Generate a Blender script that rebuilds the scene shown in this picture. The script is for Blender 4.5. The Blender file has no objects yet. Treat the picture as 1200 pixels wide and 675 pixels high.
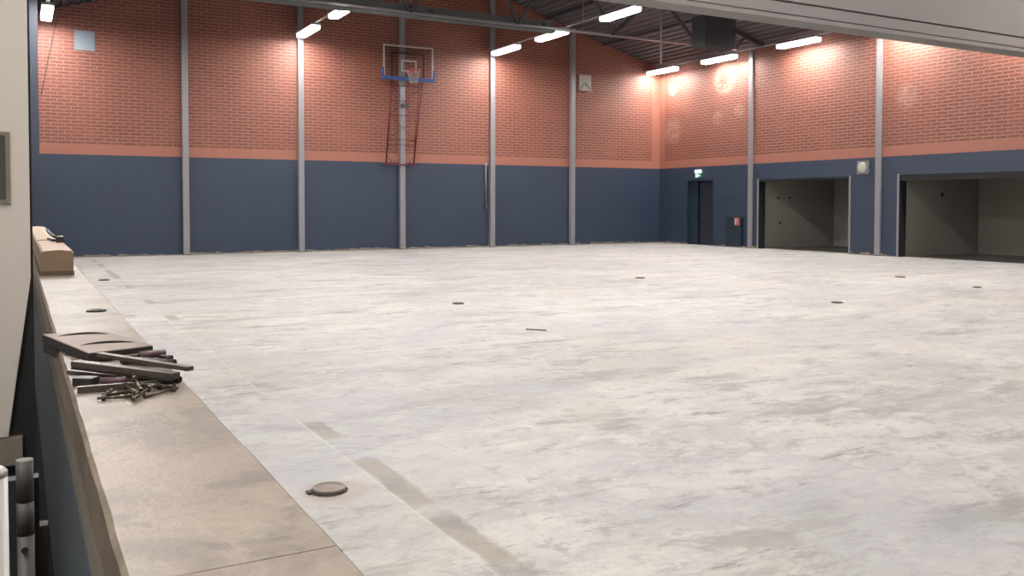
import bpy, bmesh, math, random
from mathutils import Vector, Matrix
random.seed(7)
C = bpy.context.scene.collection
PI = math.pi

# ------------------------------------------------------------------ materials
def new_mat(name):
    m = bpy.data.materials.new(name); m.use_nodes = True
    nt = m.node_tree; b = nt.nodes['Principled BSDF']
    return m, nt, b
KA = .48      # overall reflectance of the paints and concrete
def srgb(r, g, b):
    f = lambda c: (c/12.92 if c <= .04045 else ((c+.055)/1.055)**2.4)
    return (f(r/255)*KA, f(g/255)*KA, f(b/255)*KA, 1)
def plain(name, col, rough=.6, metal=0, var=.12, scale=6, bump=0.0, emit=None, es=0):
    m, nt, b = new_mat(name); N = nt.nodes; L = nt.links
    tc = N.new('ShaderNodeTexCoord'); n = N.new('ShaderNodeTexNoise'); n.inputs['Scale'].default_value = scale
    n.inputs['Detail'].default_value = 6
    L.new(tc.outputs['Object'], n.inputs['Vector'])
    mx = N.new('ShaderNodeMix'); mx.data_type = 'RGBA'
    c = col
    mx.inputs['A'].default_value = (c[0]*(1-var), c[1]*(1-var), c[2]*(1-var), 1)
    mx.inputs['B'].default_value = (min(1, c[0]*(1+var)), min(1, c[1]*(1+var)), min(1, c[2]*(1+var)), 1)
    L.new(n.outputs['Fac'], mx.inputs['Factor']); L.new(mx.outputs['Result'], b.inputs['Base Color'])
    b.inputs['Roughness'].default_value = rough; b.inputs['Metallic'].default_value = metal
    if bump:
        bp = N.new('ShaderNodeBump'); bp.inputs['Strength'].default_value = bump; bp.inputs['Distance'].default_value = .01
        L.new(n.outputs['Fac'], bp.inputs['Height']); L.new(bp.outputs['Normal'], b.inputs['Normal'])
    if emit:
        b.inputs['Emission Color'].default_value = emit; b.inputs['Emission Strength'].default_value = es
    return m

class G:
    """tiny node helper"""
    def __init__(s, nt): s.nt = nt; s.N = nt.nodes; s.L = nt.links
    def math(s, op, a, b=None, clamp=False):
        n = s.N.new('ShaderNodeMath'); n.operation = op; n.use_clamp = clamp
        for i, v in enumerate((a, b)):
            if v is None: continue
            if isinstance(v, (int, float)): n.inputs[i].default_value = v
            else: s.L.new(v, n.inputs[i])
        return n.outputs[0]
    def mix(s, f, a, b):
        n = s.N.new('ShaderNodeMix'); n.data_type = 'RGBA'
        for k, v in (('Factor', f), ('A', a), ('B', b)):
            if isinstance(v, (int, float, tuple)): n.inputs[k].default_value = v
            else: s.L.new(v, n.inputs[k])
        return n.outputs['Result']
    def noise(s, vec, scale, detail=6, rough=.55, dist=0, stretch=None):
        n = s.N.new('ShaderNodeTexNoise'); n.inputs['Scale'].default_value = scale
        n.inputs['Detail'].default_value = detail; n.inputs['Roughness'].default_value = rough
        n.inputs['Distortion'].default_value = dist
        if stretch:
            mp = s.N.new('ShaderNodeMapping'); mp.inputs['Scale'].default_value = stretch[:3]
            mp.inputs['Rotation'].default_value = (0, 0, stretch[3] if len(stretch) > 3 else 0)
            if len(stretch) > 4: mp.inputs['Location'].default_value = (stretch[4], stretch[4]*.7, 0)
            s.L.new(vec, mp.inputs['Vector']); vec = mp.outputs['Vector']
        s.L.new(vec, n.inputs['Vector']); return n.outputs['Fac']
    def ramp(s, f, stops):
        n = s.N.new('ShaderNodeValToRGB'); e = n.color_ramp.elements
        while len(e) < len(stops): e.new(.5)
        for i, (p, c) in enumerate(stops):
            e[i].position = p; e[i].color = c if isinstance(c, tuple) else (c, c, c, 1)
        s.L.new(f, n.inputs['Fac']); return n.outputs['Color']
    def smooth(s, v, lo, hi):
        n = s.N.new('ShaderNodeMapRange'); n.interpolation_type = 'SMOOTHSTEP'
        n.inputs['From Min'].default_value = lo; n.inputs['From Max'].default_value = hi
        s.L.new(v, n.inputs['Value']); return n.outputs['Result']
    def band(s, v, lo, hi, e):
        return s.math('MULTIPLY', s.smooth(v, lo-e, lo+e), s.math('SUBTRACT', 1, s.smooth(v, hi-e, hi+e)))
    def bump(s, h, bsdf, st=.5, d=.01):
        bp = s.N.new('ShaderNodeBump'); bp.inputs['Strength'].default_value = st; bp.inputs['Distance'].default_value = d
        s.L.new(h, bp.inputs['Height']); s.L.new(bp.outputs['Normal'], bsdf.inputs['Normal'])

SALMON = srgb(188, 120, 99)
def brick_mat(name, axis, spots):
    """salmon mortar with darker recessed bricks; spots: worn whitish places (u, z, radius, strength)"""
    m, nt, b = new_mat(name); g = G(nt)
    tc = g.N.new('ShaderNodeTexCoord'); sp = g.N.new('ShaderNodeSeparateXYZ'); g.L.new(tc.outputs['Object'], sp.inputs[0])
    cb = g.N.new('ShaderNodeCombineXYZ'); g.L.new(sp.outputs[axis], cb.inputs[0]); g.L.new(sp.outputs[2], cb.inputs[1])
    bt = g.N.new('ShaderNodeTexBrick'); g.L.new(cb.outputs[0], bt.inputs['Vector'])
    bt.inputs['Scale'].default_value = 1; bt.inputs['Brick Width'].default_value = .335; bt.inputs['Row Height'].default_value = .096
    bt.inputs['Mortar Size'].default_value = .019; bt.inputs['Mortar Smooth'].default_value = .25
    bt.inputs['Color1'].default_value = srgb(131, 77, 63); bt.inputs['Color2'].default_value = srgb(144, 86, 70)
    bt.inputs['Mortar'].default_value = SALMON
    col = bt.outputs['Color']
    # uneven paint
    n = g.noise(cb.outputs[0], .9, 5, .6)
    col = g.mix(g.math('MULTIPLY', g.smooth(n, .4, .75), .35), col, srgb(184, 112, 92))
    nn = g.noise(cb.outputs[0], 5, 6, .75)
    for (u, z, r, st, ring) in spots:
        du = g.math('SUBTRACT', sp.outputs[axis], u); dz = g.math('SUBTRACT', sp.outputs[2], z)
        d = g.math('SQRT', g.math('ADD', g.math('MULTIPLY', du, du), g.math('MULTIPLY', dz, dz)))
        d = g.math('ADD', d, g.math('MULTIPLY', g.math('SUBTRACT', nn, .5), r*.9))
        mk = g.band(d, r*.45, r, r*.22) if ring else g.math('SUBTRACT', 1, g.smooth(d, r*.5, r*1.1))
        mk = g.math('MULTIPLY', g.math('MULTIPLY', mk, g.smooth(nn, .32, .62)), st)
        col = g.mix(mk, col, srgb(226, 190, 172))
    g.L.new(col, b.inputs['Base Color']); b.inputs['Roughness'].default_value = .62
    g.bump(bt.outputs['Fac'], b, .5, .012)
    return m

def paint_blue():
    m, nt, b = new_mat('blue_wall_paint'); g = G(nt)
    tc = g.N.new('ShaderNodeTexCoord'); o = tc.outputs['Object']
    n = g.noise(o, .8, 5); n2 = g.noise(o, 30, 3)
    col = g.mix(n, srgb(42, 59, 84), srgb(53, 71, 97))
    g.L.new(col, b.inputs['Base Color']); b.inputs['Roughness'].default_value = .55
    g.bump(n2, b, .35, .006); return m

def floor_mat():
    m, nt, b = new_mat('ground_concrete'); g = G(nt)
    tc = g.N.new('ShaderNodeTexCoord'); o = tc.outputs['Object']
    sp = g.N.new('ShaderNodeSeparateXYZ'); g.L.new(o, sp.inputs[0]); X, Y = sp.outputs[0], sp.outputs[1]
    big = g.noise(o, .16, 6, .65, .4)
    mid = g.noise(o, .7, 8, .72, .2, (1, 1.6, 1, .5))
    fin = g.noise(o, 3.2, 9, .76, .25, (1, 1.5, 1, .45))
    vf = g.noise(o, 26, 5, .7)
    base = g.mix(g.smooth(mid, .42, .6), srgb(205, 203, 202), srgb(229, 226, 220))
    base = g.mix(g.math('MULTIPLY', g.smooth(fin, .5, .6), .6), base, srgb(243, 239, 230))
    a = g.math('MULTIPLY', g.smooth(big, .46, .58), g.smooth(fin, .42, .58))
    base = g.mix(g.math('MULTIPLY', a, .65), base, srgb(166, 164, 160))
    s2 = g.noise(o, 1.0, 10, .78, .25, (.6, 1.5, 1, .5, 7))
    base = g.mix(g.math('MULTIPLY', g.smooth(s2, .52, .62), .8), base, srgb(156, 153, 147))
    s3 = g.noise(o, 1.7, 10, .8, .3, (.6, 1.6, 1, .5, 31))
    base = g.mix(g.math('MULTIPLY', g.smooth(s3, .56, .66), .85), base, srgb(120, 117, 112))
    s4 = g.noise(o, 5.5, 8, .78, .2, (1, 1, 1, 0, 11))
    base = g.mix(g.math('MULTIPLY', g.smooth(s4, .53, .62), .6), base, srgb(164, 160, 153))
    s5 = g.noise(o, .35, 5, .6, .5, (1, 1, 1, 0, 19))
    base = g.mix(g.math('MULTIPLY', g.smooth(s5, .50, .60), .4), base, srgb(200, 200, 206))
    s6 = g.noise(o, .5, 7, .7, .8, (1, 1, 1, 0, 43))
    base = g.mix(g.math('MULTIPLY', g.smooth(s6, .5, .60), .4), base, srgb(212, 205, 193))
    base = g.mix(g.math('MULTIPLY', g.smooth(vf, .4, .65), .22), base, srgb(190, 186, 180))
    # worn strips of an old wall line (x about 1.75)
    wob = g.math('MULTIPLY', g.math('SUBTRACT', g.noise(o, 2.5, 6, .7), .5), .16)
    xw = g.math('ADD', X, wob); yw = g.math('ADD', Y, g.math('MULTIPLY', wob, 2.5))
    pat = None
    for lo, hi in ((2.0, 3.05), (3.2, 3.9), (4.06, 4.98), (5.5, 6.0), (12.2, 12.7), (14.3, 14.9), (17.2, 17.9), (19.5, 22.2), (23.2, 24.5), (25.4, 26.4)):
        k = g.band(yw, lo, hi, .09); pat = k if pat is None else g.math('MAXIMUM', pat, k)
    pat = g.math('MULTIPLY', pat, g.band(xw, 1.685, 1.825, .02))
    pc = g.mix(g.smooth(g.noise(o, 2.2, 4), .42, .58), srgb(140, 138, 128), srgb(168, 155, 138))
    base = g.mix(g.math('MULTIPLY', pat, .7), base, pc)
    ln = g.math('MULTIPLY', g.band(X, 1.668, 1.684, .004), g.smooth(g.noise(o, 1.7, 4), .3, .5))
    base = g.mix(g.math('MULTIPLY', ln, .4), base, srgb(238, 230, 220))
    # screed halo round the near socket
    du = g.math('SUBTRACT', X, 1.43); dv = g.math('SUBTRACT', Y, 4.47)
    d = g.math('ADD', g.math('SQRT', g.math('ADD', g.math('MULTIPLY', du, du), g.math('MULTIPLY', dv, dv))), wob)
    base = g.mix(g.math('MULTIPLY', g.math('SUBTRACT', 1, g.smooth(d, .13, .22)), .7), base, srgb(196, 180, 166))
    g.L.new(base, b.inputs['Base Color']); b.inputs['Roughness'].default_value = .55
    b.inputs['Specular IOR Level'].default_value = .3
    g.bump(g.math('ADD', fin, g.math('MULTIPLY', vf, .25)), b, .25, .01)
    return m

def ledge_mat():
    m, nt, b = new_mat('worn_ledge_concrete'); g = G(nt)
    tc = g.N.new('ShaderNodeTexCoord'); o = tc.outputs['Object']
    a = g.noise(o, 2.2, 8, .65, .6); c = g.noise(o, 9, 8, .7, .5, (1, .6, 1, .3)); f = g.noise(o, 60, 4, .6)
    col = g.mix(g.smooth(a, .42, .58), srgb(125, 112, 98), srgb(153, 138, 120))
    col = g.mix(g.math('MULTIPLY', g.smooth(c, .5, .62), .55), col, srgb(166, 156, 136))
    d = g.noise(o, 5, 8, .7, 1.2, (1, 1, 1, 0, 9))
    col = g.mix(g.math('MULTIPLY', g.smooth(d, .52, .64), .65), col, srgb(96, 86, 76))
    e = g.noise(o, 1.1, 5, .6, .5, (1, 1, 1, 0, 17))
    col = g.mix(g.math('MULTIPLY', g.smooth(e, .5, .6), .3), col, srgb(156, 134, 120))
    g.L.new(col, b.inputs['Base Color']); b.inputs['Roughness'].default_value = .5
    g.bump(g.math('ADD', c, f), b, .2, .006); return m

M = {}
M['brick_x'] = brick_mat('painted_brick_back', 0, [])
M['brick_y'] = brick_mat('painted_brick_right', 1, [(24.15, 5.95, .55, .5, True), (16.7, 4.55, .42, .38, False), (23.4, 4.75, .3, .3, False), (24.5, 4.6, .3, .3, False), (27.0, 4.3, .6, .35, False), (27.0, 5.9, .3, .6, False)])
M['salmon'] = plain('salmon_smooth_paint', SALMON, .6, 0, .05, 1.5, .05)
M['blue'] = paint_blue()
M['floor'] = floor_mat()
M['ledge'] = ledge_mat()
M['navy'] = plain('dark_navy_paint', srgb(48, 60, 82), .5, 0, .08, 3)
M['parapet_blue'] = plain('slate_blue_plaster', srgb(96, 108, 120), .7, 0, .12, 8, .15)
M['mortar'] = plain('pale_plaster', srgb(150, 140, 124), .8, 0, .15, 15, .3)
M['steel'] = plain('grey_column_paint', srgb(172, 169, 173), .3, .1, .05, 4)
M['truss'] = plain('truss_grey_steel', srgb(96, 96, 100), .5, .3, .1, 4)
M['deck'] = plain('dark_roof_deck', srgb(132, 124, 130), .5, .15, .08, 2)
M['duct'] = plain('dark_roller_fabric', srgb(122, 127, 128), .9, 0, .1, 5)
M['darkbox'] = plain('dark_heater_sheet', srgb(74, 74, 79), .7, .2, .08, 4)
M['rail'] = plain('white_lighting_rail', srgb(206, 200, 196), .4, .0, .05, 4)
M['housing'] = plain('lamp_housing_white', srgb(205, 205, 205), .4, 0, .03, 4)
M['emit'] = plain('lamp_diffuser_glow', (1, 1, 1, 1), .4, 0, 0, 1, 0, (1, .955, .92, 1), 105.0)
M['glow'] = plain('lamp_side_glow', (1, 1, 1, 1), .4, 0, 0, 1, 0, (1, .97, .95, 1), 3.0)
M['header'] = plain('pale_grey_panel', srgb(160, 153, 151), .5, 0, .03, 1.5)
M['header_trim'] = plain('grey_panel_rubber', srgb(150, 143, 140), .5, 0, .03, 3)
M['cream'] = plain('cream_door_paint', srgb(252, 244, 232), .5, 0, .03, 2)
M['black'] = plain('black_shade_paint', srgb(22, 24, 28), .7, 0, .1, 3)
M['nightdoor'] = plain('near_black_door', srgb(26, 34, 54), .6, 0, .05, 3)
M['teal'] = plain('dark_teal_paint', srgb(28, 50, 66), .45, 0, .08, 3)
M['store'] = plain('storage_plaster', srgb(190, 184, 174), .8, 0, .08, 1.3, .1)
M['store_floor'] = plain('storage_floor', srgb(120, 116, 110), .8, 0, .2, 3, .1)
M['gallery_floor'] = plain('dark_gallery_floor', srgb(58, 66, 74), .8, 0, .2, 3, .1)
M['rubble'] = plain('broken_screed_edge', srgb(160, 146, 130), .9, 0, .55, 9, .5)
M['board'] = plain('box_brown_card', srgb(176, 146, 118), .7, 0, .14, 7, .1)
M['board_top'] = plain('box_top_card', srgb(200, 176, 154), .7, 0, .1, 5, .08)
M['strip'] = plain('box_base_strip', srgb(130, 106, 84), .7, 0, .15, 7, .1)
M['tape'] = plain('red_brown_string', srgb(150, 90, 70), .7, 0, .1, 7)
M['tool'] = plain('black_tool_plastic', srgb(50, 48, 50), .45, 0, .1, 7)
M['iron'] = plain('dark_worn_iron', srgb(62, 56, 55), .45, .4, .3, 25, .2)
M['iron_lt'] = plain('brown_flat_steel', srgb(104, 94, 88), .45, .4, .22, 25, .15)
M['brass'] = plain('yellow_zinc_bolt', srgb(120, 111, 92), .35, .7, .25, 40, .1)
M['purple'] = plain('maroon_painted_pipe', srgb(112, 88, 92), .45, .3, .2, 25, .1)
M['plate'] = plain('plate_brown_stone', srgb(142, 122, 108), .6, 0, .14, 12, .15)
M['plate_dark'] = plain('plate_dark_edge', srgb(46, 37, 38), .7, 0, .2, 15, .2)
M['cap'] = plain('cap_worn_metal', srgb(150, 134, 120), .5, .3, .2, 22, .2)
M['cap_dark'] = plain('cap_dark_metal', srgb(74, 64, 56), .6, .2, .2, 22, .2)
M['red'] = plain('dark_red_steel', srgb(122, 22, 28), .5, .1, .08, 6)
M['padding'] = plain('blue_padding', srgb(52, 92, 168), .6, 0, .05, 6)
M['white'] = plain('white_line_paint', srgb(222, 212, 208), .5, 0, .03, 5)
M['ring'] = plain('orange_hoop_steel', srgb(222, 84, 48), .4, .1, .05, 6)
M['net'] = plain('white_net_cord', srgb(210, 196, 190), .8, 0, .05, 6)
M['vent'] = plain('vent_blue_grey', srgb(150, 164, 178), .5, .1, .15, 4)
M['spk'] = plain('speaker_grey', srgb(150, 154, 158), .5, 0, .04, 4)
M['spk_w'] = plain('speaker_cream', srgb(214, 208, 196), .6, 0, .04, 4)
M['green'] = plain('exit_green', srgb(20, 120, 80), .4, 0, 0, 1, 0, srgb(20, 130, 90), .5)
M['exit_w'] = plain('exit_white_glow', (1, 1, 1, 1), .4, 0, 0, 1, 0, (.8, 1, .95, 1), .9)
M['firered'] = plain('sticker_red', srgb(196, 40, 52), .5, 0, .03, 5)
M['cable'] = plain('dark_cable', srgb(70, 50, 46), .6, 0, .05, 5)
M['chrome'] = plain('chrome_handle', srgb(200, 200, 200), .2, 1, .03, 5)
M['tube'] = plain('white_tube_paint', srgb(214, 210, 206), .35, .1, .03, 5)
M['hinge'] = plain('hinge_dark_steel', srgb(66, 60, 58), .6, .0, .12, 20)
def glass():
    m, nt, b = new_mat('board_glass'); b.inputs['Transmission Weight'].default_value = 1
    b.inputs['Roughness'].default_value = .02; b.inputs['IOR'].default_value = 1.05
    b.inputs['Base Color'].default_value = (.9, .9, .92, 1); return m
M['glass'] = glass()
M['pane'] = plain('dark_window_pane', srgb(92, 90, 88), .15, 0, .05, 3)

# ------------------------------------------------------------------ mesh helper
class MB:
    def __init__(s): s.v = []; s.f = []; s.m = []; s.sm = []
    def add(s, vs, fs, mi=0, smooth=False):
        o = len(s.v); s.v += [tuple(v) for v in vs]
        for f in fs: s.f.append([o+i for i in f]); s.m.append(mi); s.sm.append(smooth)
        return s
    def box(s, a, b, mi=0, rot=None):
        x0, y0, z0 = a; x1, y1, z1 = b
        vs = [(x0,y0,z0),(x1,y0,z0),(x1,y1,z0),(x0,y1,z0),(x0,y0,z1),(x1,y0,z1),(x1,y1,z1),(x0,y1,z1)]
        return s.add(vs, [(0,3,2,1),(4,5,6,7),(0,1,5,4),(1,2,6,5),(2,3,7,6),(3,0,4,7)], mi)
    def prism(s, poly, lo, hi, axis, mi=0):
        """polygon extruded along axis; poly given in the two other axes in order"""
        n = len(poly)
        def P(p, t):
            if axis == 0: return (t, p[0], p[1])
            if axis == 1: return (p[0], t, p[1])
            return (p[0], p[1], t)
        vs = [P(p, lo) for p in poly] + [P(p, hi) for p in poly]
        fs = [tuple(range(n)), tuple(range(2*n-1, n-1, -1))]
        for i in range(n): j = (i+1) % n; fs.append((i, i+n, j+n, j))
        return s.add(vs, fs, mi)
    def rod(s, a, b, r, n=10, mi=0, sq=None, smooth=True):
        a, b = Vector(a), Vector(b); d = (b-a).normalized()
        up = Vector((0,0,1)) if abs(d.z) < .9 else Vector((0,1,0))
        u = d.cross(up).normalized(); w = u.cross(d).normalized()
        vs = []
        if sq:
            n = 4; offs = [(-sq[0]/2,-sq[1]/2),(sq[0]/2,-sq[1]/2),(sq[0]/2,sq[1]/2),(-sq[0]/2,sq[1]/2)]
        else: offs = [(r*math.cos(2*PI*i/n), r*math.sin(2*PI*i/n)) for i in range(n)]
        for c in (a, b): vs += [c+u*p+w*q for p, q in offs]
        o = len(s.v); s.v += [tuple(v) for v in vs]
        for i in range(n):
            j = (i+1) % n; s.f.append([o+i, o+j, o+n+j, o+n+i]); s.m.append(mi); s.sm.append(smooth and not sq)
        s.f.append([o+i for i in range(n)][::-1]); s.m.append(mi); s.sm.append(False)
        s.f.append([o+n+i for i in range(n)]); s.m.append(mi); s.sm.append(False)
        return s
    def tube(s, a, b, ro, ri, n=16, mi=0, sq=None):
        """open pipe with wall thickness"""
        a, b = Vector(a), Vector(b); d = (b-a).normalized()
        up = Vector((0,0,1)) if abs(d.z) < .9 else Vector((0,1,0))
        u = d.cross(up).normalized(); w = u.cross(d).normalized()
        if sq:
            n = 4; base = [(-1,-1),(1,-1),(1,1),(-1,1)]
            O = [(p*sq[0]/2, q*sq[1]/2) for p, q in base]; I = [(p*(sq[0]/2-sq[2]), q*(sq[1]/2-sq[2])) for p, q in base]
        else:
            O = [(ro*math.cos(2*PI*i/n), ro*math.sin(2*PI*i/n)) for i in range(n)]; I = [(p*ri/ro, q*ri/ro) for p, q in O]
        vs = [c+u*p+w*q for c in (a, b) for ring in (O, I) for p, q in ring]
        fs = []
        for i in range(n):
            j = (i+1) % n
            fs += [(i, j, 2*n+j, 2*n+i), (n+j, n+i, 3*n+i, 3*n+j), (i, n+i, n+j, j), (2*n+i, 2*n+j, 3*n+j, 3*n+i)]
        return s.add(vs, fs, mi, not sq)
    def path(s, pts, r, n=8, mi=0, closed=False):
        P = [Vector(p) for p in pts]; N = len(P); o = len(s.v); prev = None
        for k in range(N):
            if closed: d = (P[(k+1) % N]-P[k-1]).normalized()
            else: d = (P[min(k+1, N-1)]-P[max(k-1, 0)]).normalized()
            if prev is None:
                up = Vector((0,0,1)) if abs(d.z) < .9 else Vector((0,1,0)); u = d.cross(up).normalized()
            else: u = (prev - d*prev.dot(d)).normalized()
            prev = u; w = u.cross(d).normalized()
            for i in range(n): s.v.append(tuple(P[k]+u*r*math.cos(2*PI*i/n)+w*r*math.sin(2*PI*i/n)))
        for k in range(N if closed else N-1):
            k2 = (k+1) % N
            for i in range(n):
                j = (i+1) % n; s.f.append([o+k*n+i, o+k*n+j, o+k2*n+j, o+k2*n+i]); s.m.append(mi); s.sm.append(True)
        if not closed:
            s.f.append([o+i for i in range(n)][::-1]); s.m.append(mi); s.sm.append(False)
            s.f.append([o+(N-1)*n+i for i in range(n)]); s.m.append(mi); s.sm.append(False)
        return s
    def lathe(s, prof, c, n=32, mi=0, smooth=True, axis='z'):
        """profile (r, h) about an axis through c"""
        o = len(s.v); c = Vector(c)
        for r, h in prof:
            for i in range(n):
                t = 2*PI*i/n; a, b = r*math.cos(t), r*math.sin(t)
                s.v.append(tuple(c + (Vector((a, b, h)) if axis == 'z' else Vector((h, a, b)) if axis == 'x' else Vector((a, h, b)))))
        for k in range(len(prof)-1):
            for i in range(n):
                j = (i+1) % n; s.f.append([o+k*n+i, o+k*n+j, o+(k+1)*n+j, o+(k+1)*n+i]); s.m.append(mi); s.sm.append(smooth)
        s.f.append([o+i for i in range(n)][::-1]); s.m.append(mi); s.sm.append(False)
        e = o+(len(prof)-1)*n; s.f.append([e+i for i in range(n)]); s.m.append(mi); s.sm.append(False)
        return s
    def build(s, name, mats, parent=None, bevel=0, seg=2, origin=None):
        me = bpy.data.meshes.new(name)
        org = Vector(origin) if origin is not None else Vector((0,0,0))
        me.from_pydata([tuple(Vector(v)-org) for v in s.v], [], s.f)
        if not isinstance(mats, (list, tuple)): mats = [mats]
        for m in mats: me.materials.append(M[m])
        for p, mi, sm in zip(me.polygons, s.m, s.sm): p.material_index = mi; p.use_smooth = sm
        bm = bmesh.new(); bm.from_mesh(me); bmesh.ops.recalc_face_normals(bm, faces=bm.faces); bm.to_mesh(me); bm.free()
        me.update()
        o = bpy.data.objects.new(name, me); C.objects.link(o); o.location = org
        if parent is not None:
            o.parent = parent; o.location = org - parent.location if not parent.parent else org - parent.location - parent.parent.location
        if bevel:
            bv = o.modifiers.new('bevel', 'BEVEL'); bv.width = bevel; bv.segments = seg; bv.limit_method = 'ANGLE'
        return o
def thing(name, loc, label, cat, group=None):
    o = bpy.data.objects.new(name, None); C.objects.link(o); o.location = loc; o.empty_display_size = .1
    tag(o, label, cat, group); return o
def tag(o, label=None, cat=None, group=None, kind=None):
    if label: o['label'] = label
    if cat: o['category'] = cat
    if group: o['group'] = group
    if kind: o['kind'] = kind
    return o
def struct(o): o['kind'] = 'structure'; return o
def copy_tree(o, parent=None):
    c = o.copy(); C.objects.link(c)
    if parent is not None: c.parent = parent
    for ch in list(o.children): copy_tree(ch, c)
    return c

# ------------------------------------------------------------------ dimensions (metres)
XL, XR, YB, YF = .49, 22.02, 27.76, -4.0
EAVE, SL, XM = 6.76, .29, 11.26
ZB, ZBAND = 2.885, 3.16
def roofz(x): return EAVE + SL*((XR-x) if x > XM else (x-XL))

# ------------------------------------------------------------------ setting
m = MB(); m.box((.16, YF-.3, -.3), (XR+.3, YB+.3, 0)); struct(m.build('floor', 'floor'))
m = MB(); m.box((-2.6, YF-.3, -.8), (.16, YB+.3, -.5)); struct(m.build('floor_gallery', 'gallery_floor'))

# back wall: blue dado, salmon band, brick gable
m = MB()
m.box((.14, YB, 0), (XR+.3, YB+.3, ZB), 0); m.box((.14, YB, ZB), (XR+.3, YB+.3, ZBAND), 1)
m.prism([(.14, ZBAND), (XR+.3, ZBAND), (XR+.3, EAVE), (XR, EAVE), (XM, roofz(XM)), (XL, EAVE), (.14, EAVE)], YB, YB+.3, 1, 2)
m.box((21.62, YB-.004, ZBAND), (XR, YB, EAVE-.02), 1)
struct(m.build('wall_back', ['blue', 'salmon', 'brick_x']))

# right wall with a doorway and two storage openings
D0, D1, DH = 24.73, 26.04, 2.345
A0, A1, B0, B1, GH = 18.65, 22.42, 11.2, 16.9, 2.34
m = MB(); x0, x1 = XR, XR+.3
for y0, y1, z0 in ((D1, YB, 0), (D0, D1, DH), (A1, D0, 0), (A0, A1, GH), (B1, A0, 0), (B0, B1, GH), (YF, B0, 0)):
    m.box((x0, y0, z0), (x1, y1, ZB), 0)
m.box((x0, YF, ZB), (x1, YB, ZBAND), 1); m.box((x0, YF, ZBAND), (x1, YB, EAVE), 2)
m.box((x0-.004, YB-.3, ZBAND), (x0, YB-.004, EAVE-.02), 1)
struct(m.build('wall_right', ['blue', 'salmon', 'brick_y']))

# left wall: navy end piece, low parapet in the opening
m = MB(); m.box((.14, 24.5, 0), (XL, YB, EAVE)); struct(m.build('wall_left', 'navy'))
m = MB(); m.box((.155, YF, 0), (.475, 24.5, .60), 0); m.box((.143, YF, -.5), (.155, 24.5, .60), 0); m.box((.147, YF, .60), (.483, 24.5, .76), 1)
struct(m.build('wall_parapet', ['parapet_blue', 'mortar']))
m = MB(); m.box((-2.6, YF-.3, -.5), (.14, YF, EAVE)); m.box((.14, YF-.3, 0), (XR+.3, YF, roofz(XM))); struct(m.build('wall_front', 'cream'))
m = MB(); m.box((-2.6, YF, -.5), (-2.3, YB, EAVE)); struct(m.build('wall_gallery', 'cream'))
m = MB(); m.box((-2.3, YB, -.5), (.14, YB+.3, EAVE)); struct(m.build('wall_gallery_end', 'navy'))

# roof deck with lengthwise ribs
m = MB(); pitch = .25; prof = []
def rib(x0, x1):
    pts = []; n = int(round(abs(x1-x0)/pitch)); dx = (x1-x0)/n
    for i in range(n):
        a = x0+dx*i
        for t, h in ((0, 0), (.32, 0), (.42, .075), (.9, .075)): pts.append((a+dx*t, roofz(a+dx*t)+h))
    pts.append((x1, roofz(x1))); return pts
pts = rib(XL-.35, XM)[:-1]+rib(XM, XR+.3)
pts = [(x, z) for x, z in pts]
vs = [(x, YF-.3, z) for x, z in pts]+[(x, YB+.3, z) for x, z in pts]; n = len(pts)
vs2 = [(x, y, z+.12) for x, y, z in vs]
fs = [(i, i+1, n+i+1, n+i) for i in range(n-1)]
o0 = len(vs)
m.add(vs+vs2, fs+[(o0+a, o0+d, o0+c, o0+b) for a, b, c, d in fs]+[(i, o0+i, o0+i+1, i+1) for i in range(n-1)]+[(n+i, n+i+1, o0+n+i+1, o0+n+i) for i in range(n-1)]+[(0, n, o0+n, o0), (n-1, o0+n-1, o0+2*n-1, 2*n-1)])
struct(m.build('ceiling', 'deck'))
m = MB(); m.box((-2.6, YF-.3, EAVE), (.14, YB+.3, EAVE+.2)); struct(m.build('ceiling_gallery', 'deck'))

# storage rooms behind the two openings, dark room behind the door
m = MB(); XS = 25.7
m.box((x1, B0-.5, -.3), (XS+.2, A1+.7, -.002), 1)
m.box((x1, A1+.02, 0), (XS+.2, A1+.22, 2.75), 0); m.box((XS, A1-4.6, 0), (XS+.2, A1+.02, 2.75), 0)
m.box((x1, B1+.02, 0), (XS+.2, B1+.22, 2.75), 0); m.box((XS, B0-.5, 0), (XS+.2, B1+.02, 2.75), 0)
m.box((x1, B0-.5, 0), (XS, B0-.3, 2.75), 0)
m.box((x1, B0-.5, 2.75), (XS+.2, A1+.7, 2.95), 0)
struct(m.build('wall_storage', ['store', 'store_floor']))
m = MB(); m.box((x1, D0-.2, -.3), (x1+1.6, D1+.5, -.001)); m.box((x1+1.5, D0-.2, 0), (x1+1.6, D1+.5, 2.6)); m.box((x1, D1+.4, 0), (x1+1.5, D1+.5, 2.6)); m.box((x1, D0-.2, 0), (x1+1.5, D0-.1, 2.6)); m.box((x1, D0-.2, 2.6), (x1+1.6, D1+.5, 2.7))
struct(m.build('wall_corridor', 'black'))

# steel trims of the openings
def opening_trim(name, y0, y1):
    m = MB()
    for y in (y0, y1):
        s = 1 if y == y1 else -1
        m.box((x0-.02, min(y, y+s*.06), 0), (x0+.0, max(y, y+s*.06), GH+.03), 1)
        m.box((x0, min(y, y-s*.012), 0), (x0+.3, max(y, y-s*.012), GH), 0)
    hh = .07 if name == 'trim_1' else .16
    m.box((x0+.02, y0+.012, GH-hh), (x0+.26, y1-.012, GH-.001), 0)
    m.box((x0+.3, y1-.03, 0), (x0+.34, y1+.018, GH), 1)
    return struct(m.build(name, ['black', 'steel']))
opening_trim('trim_1', A0, A1); opening_trim('trim_2', B0, B1)

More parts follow.
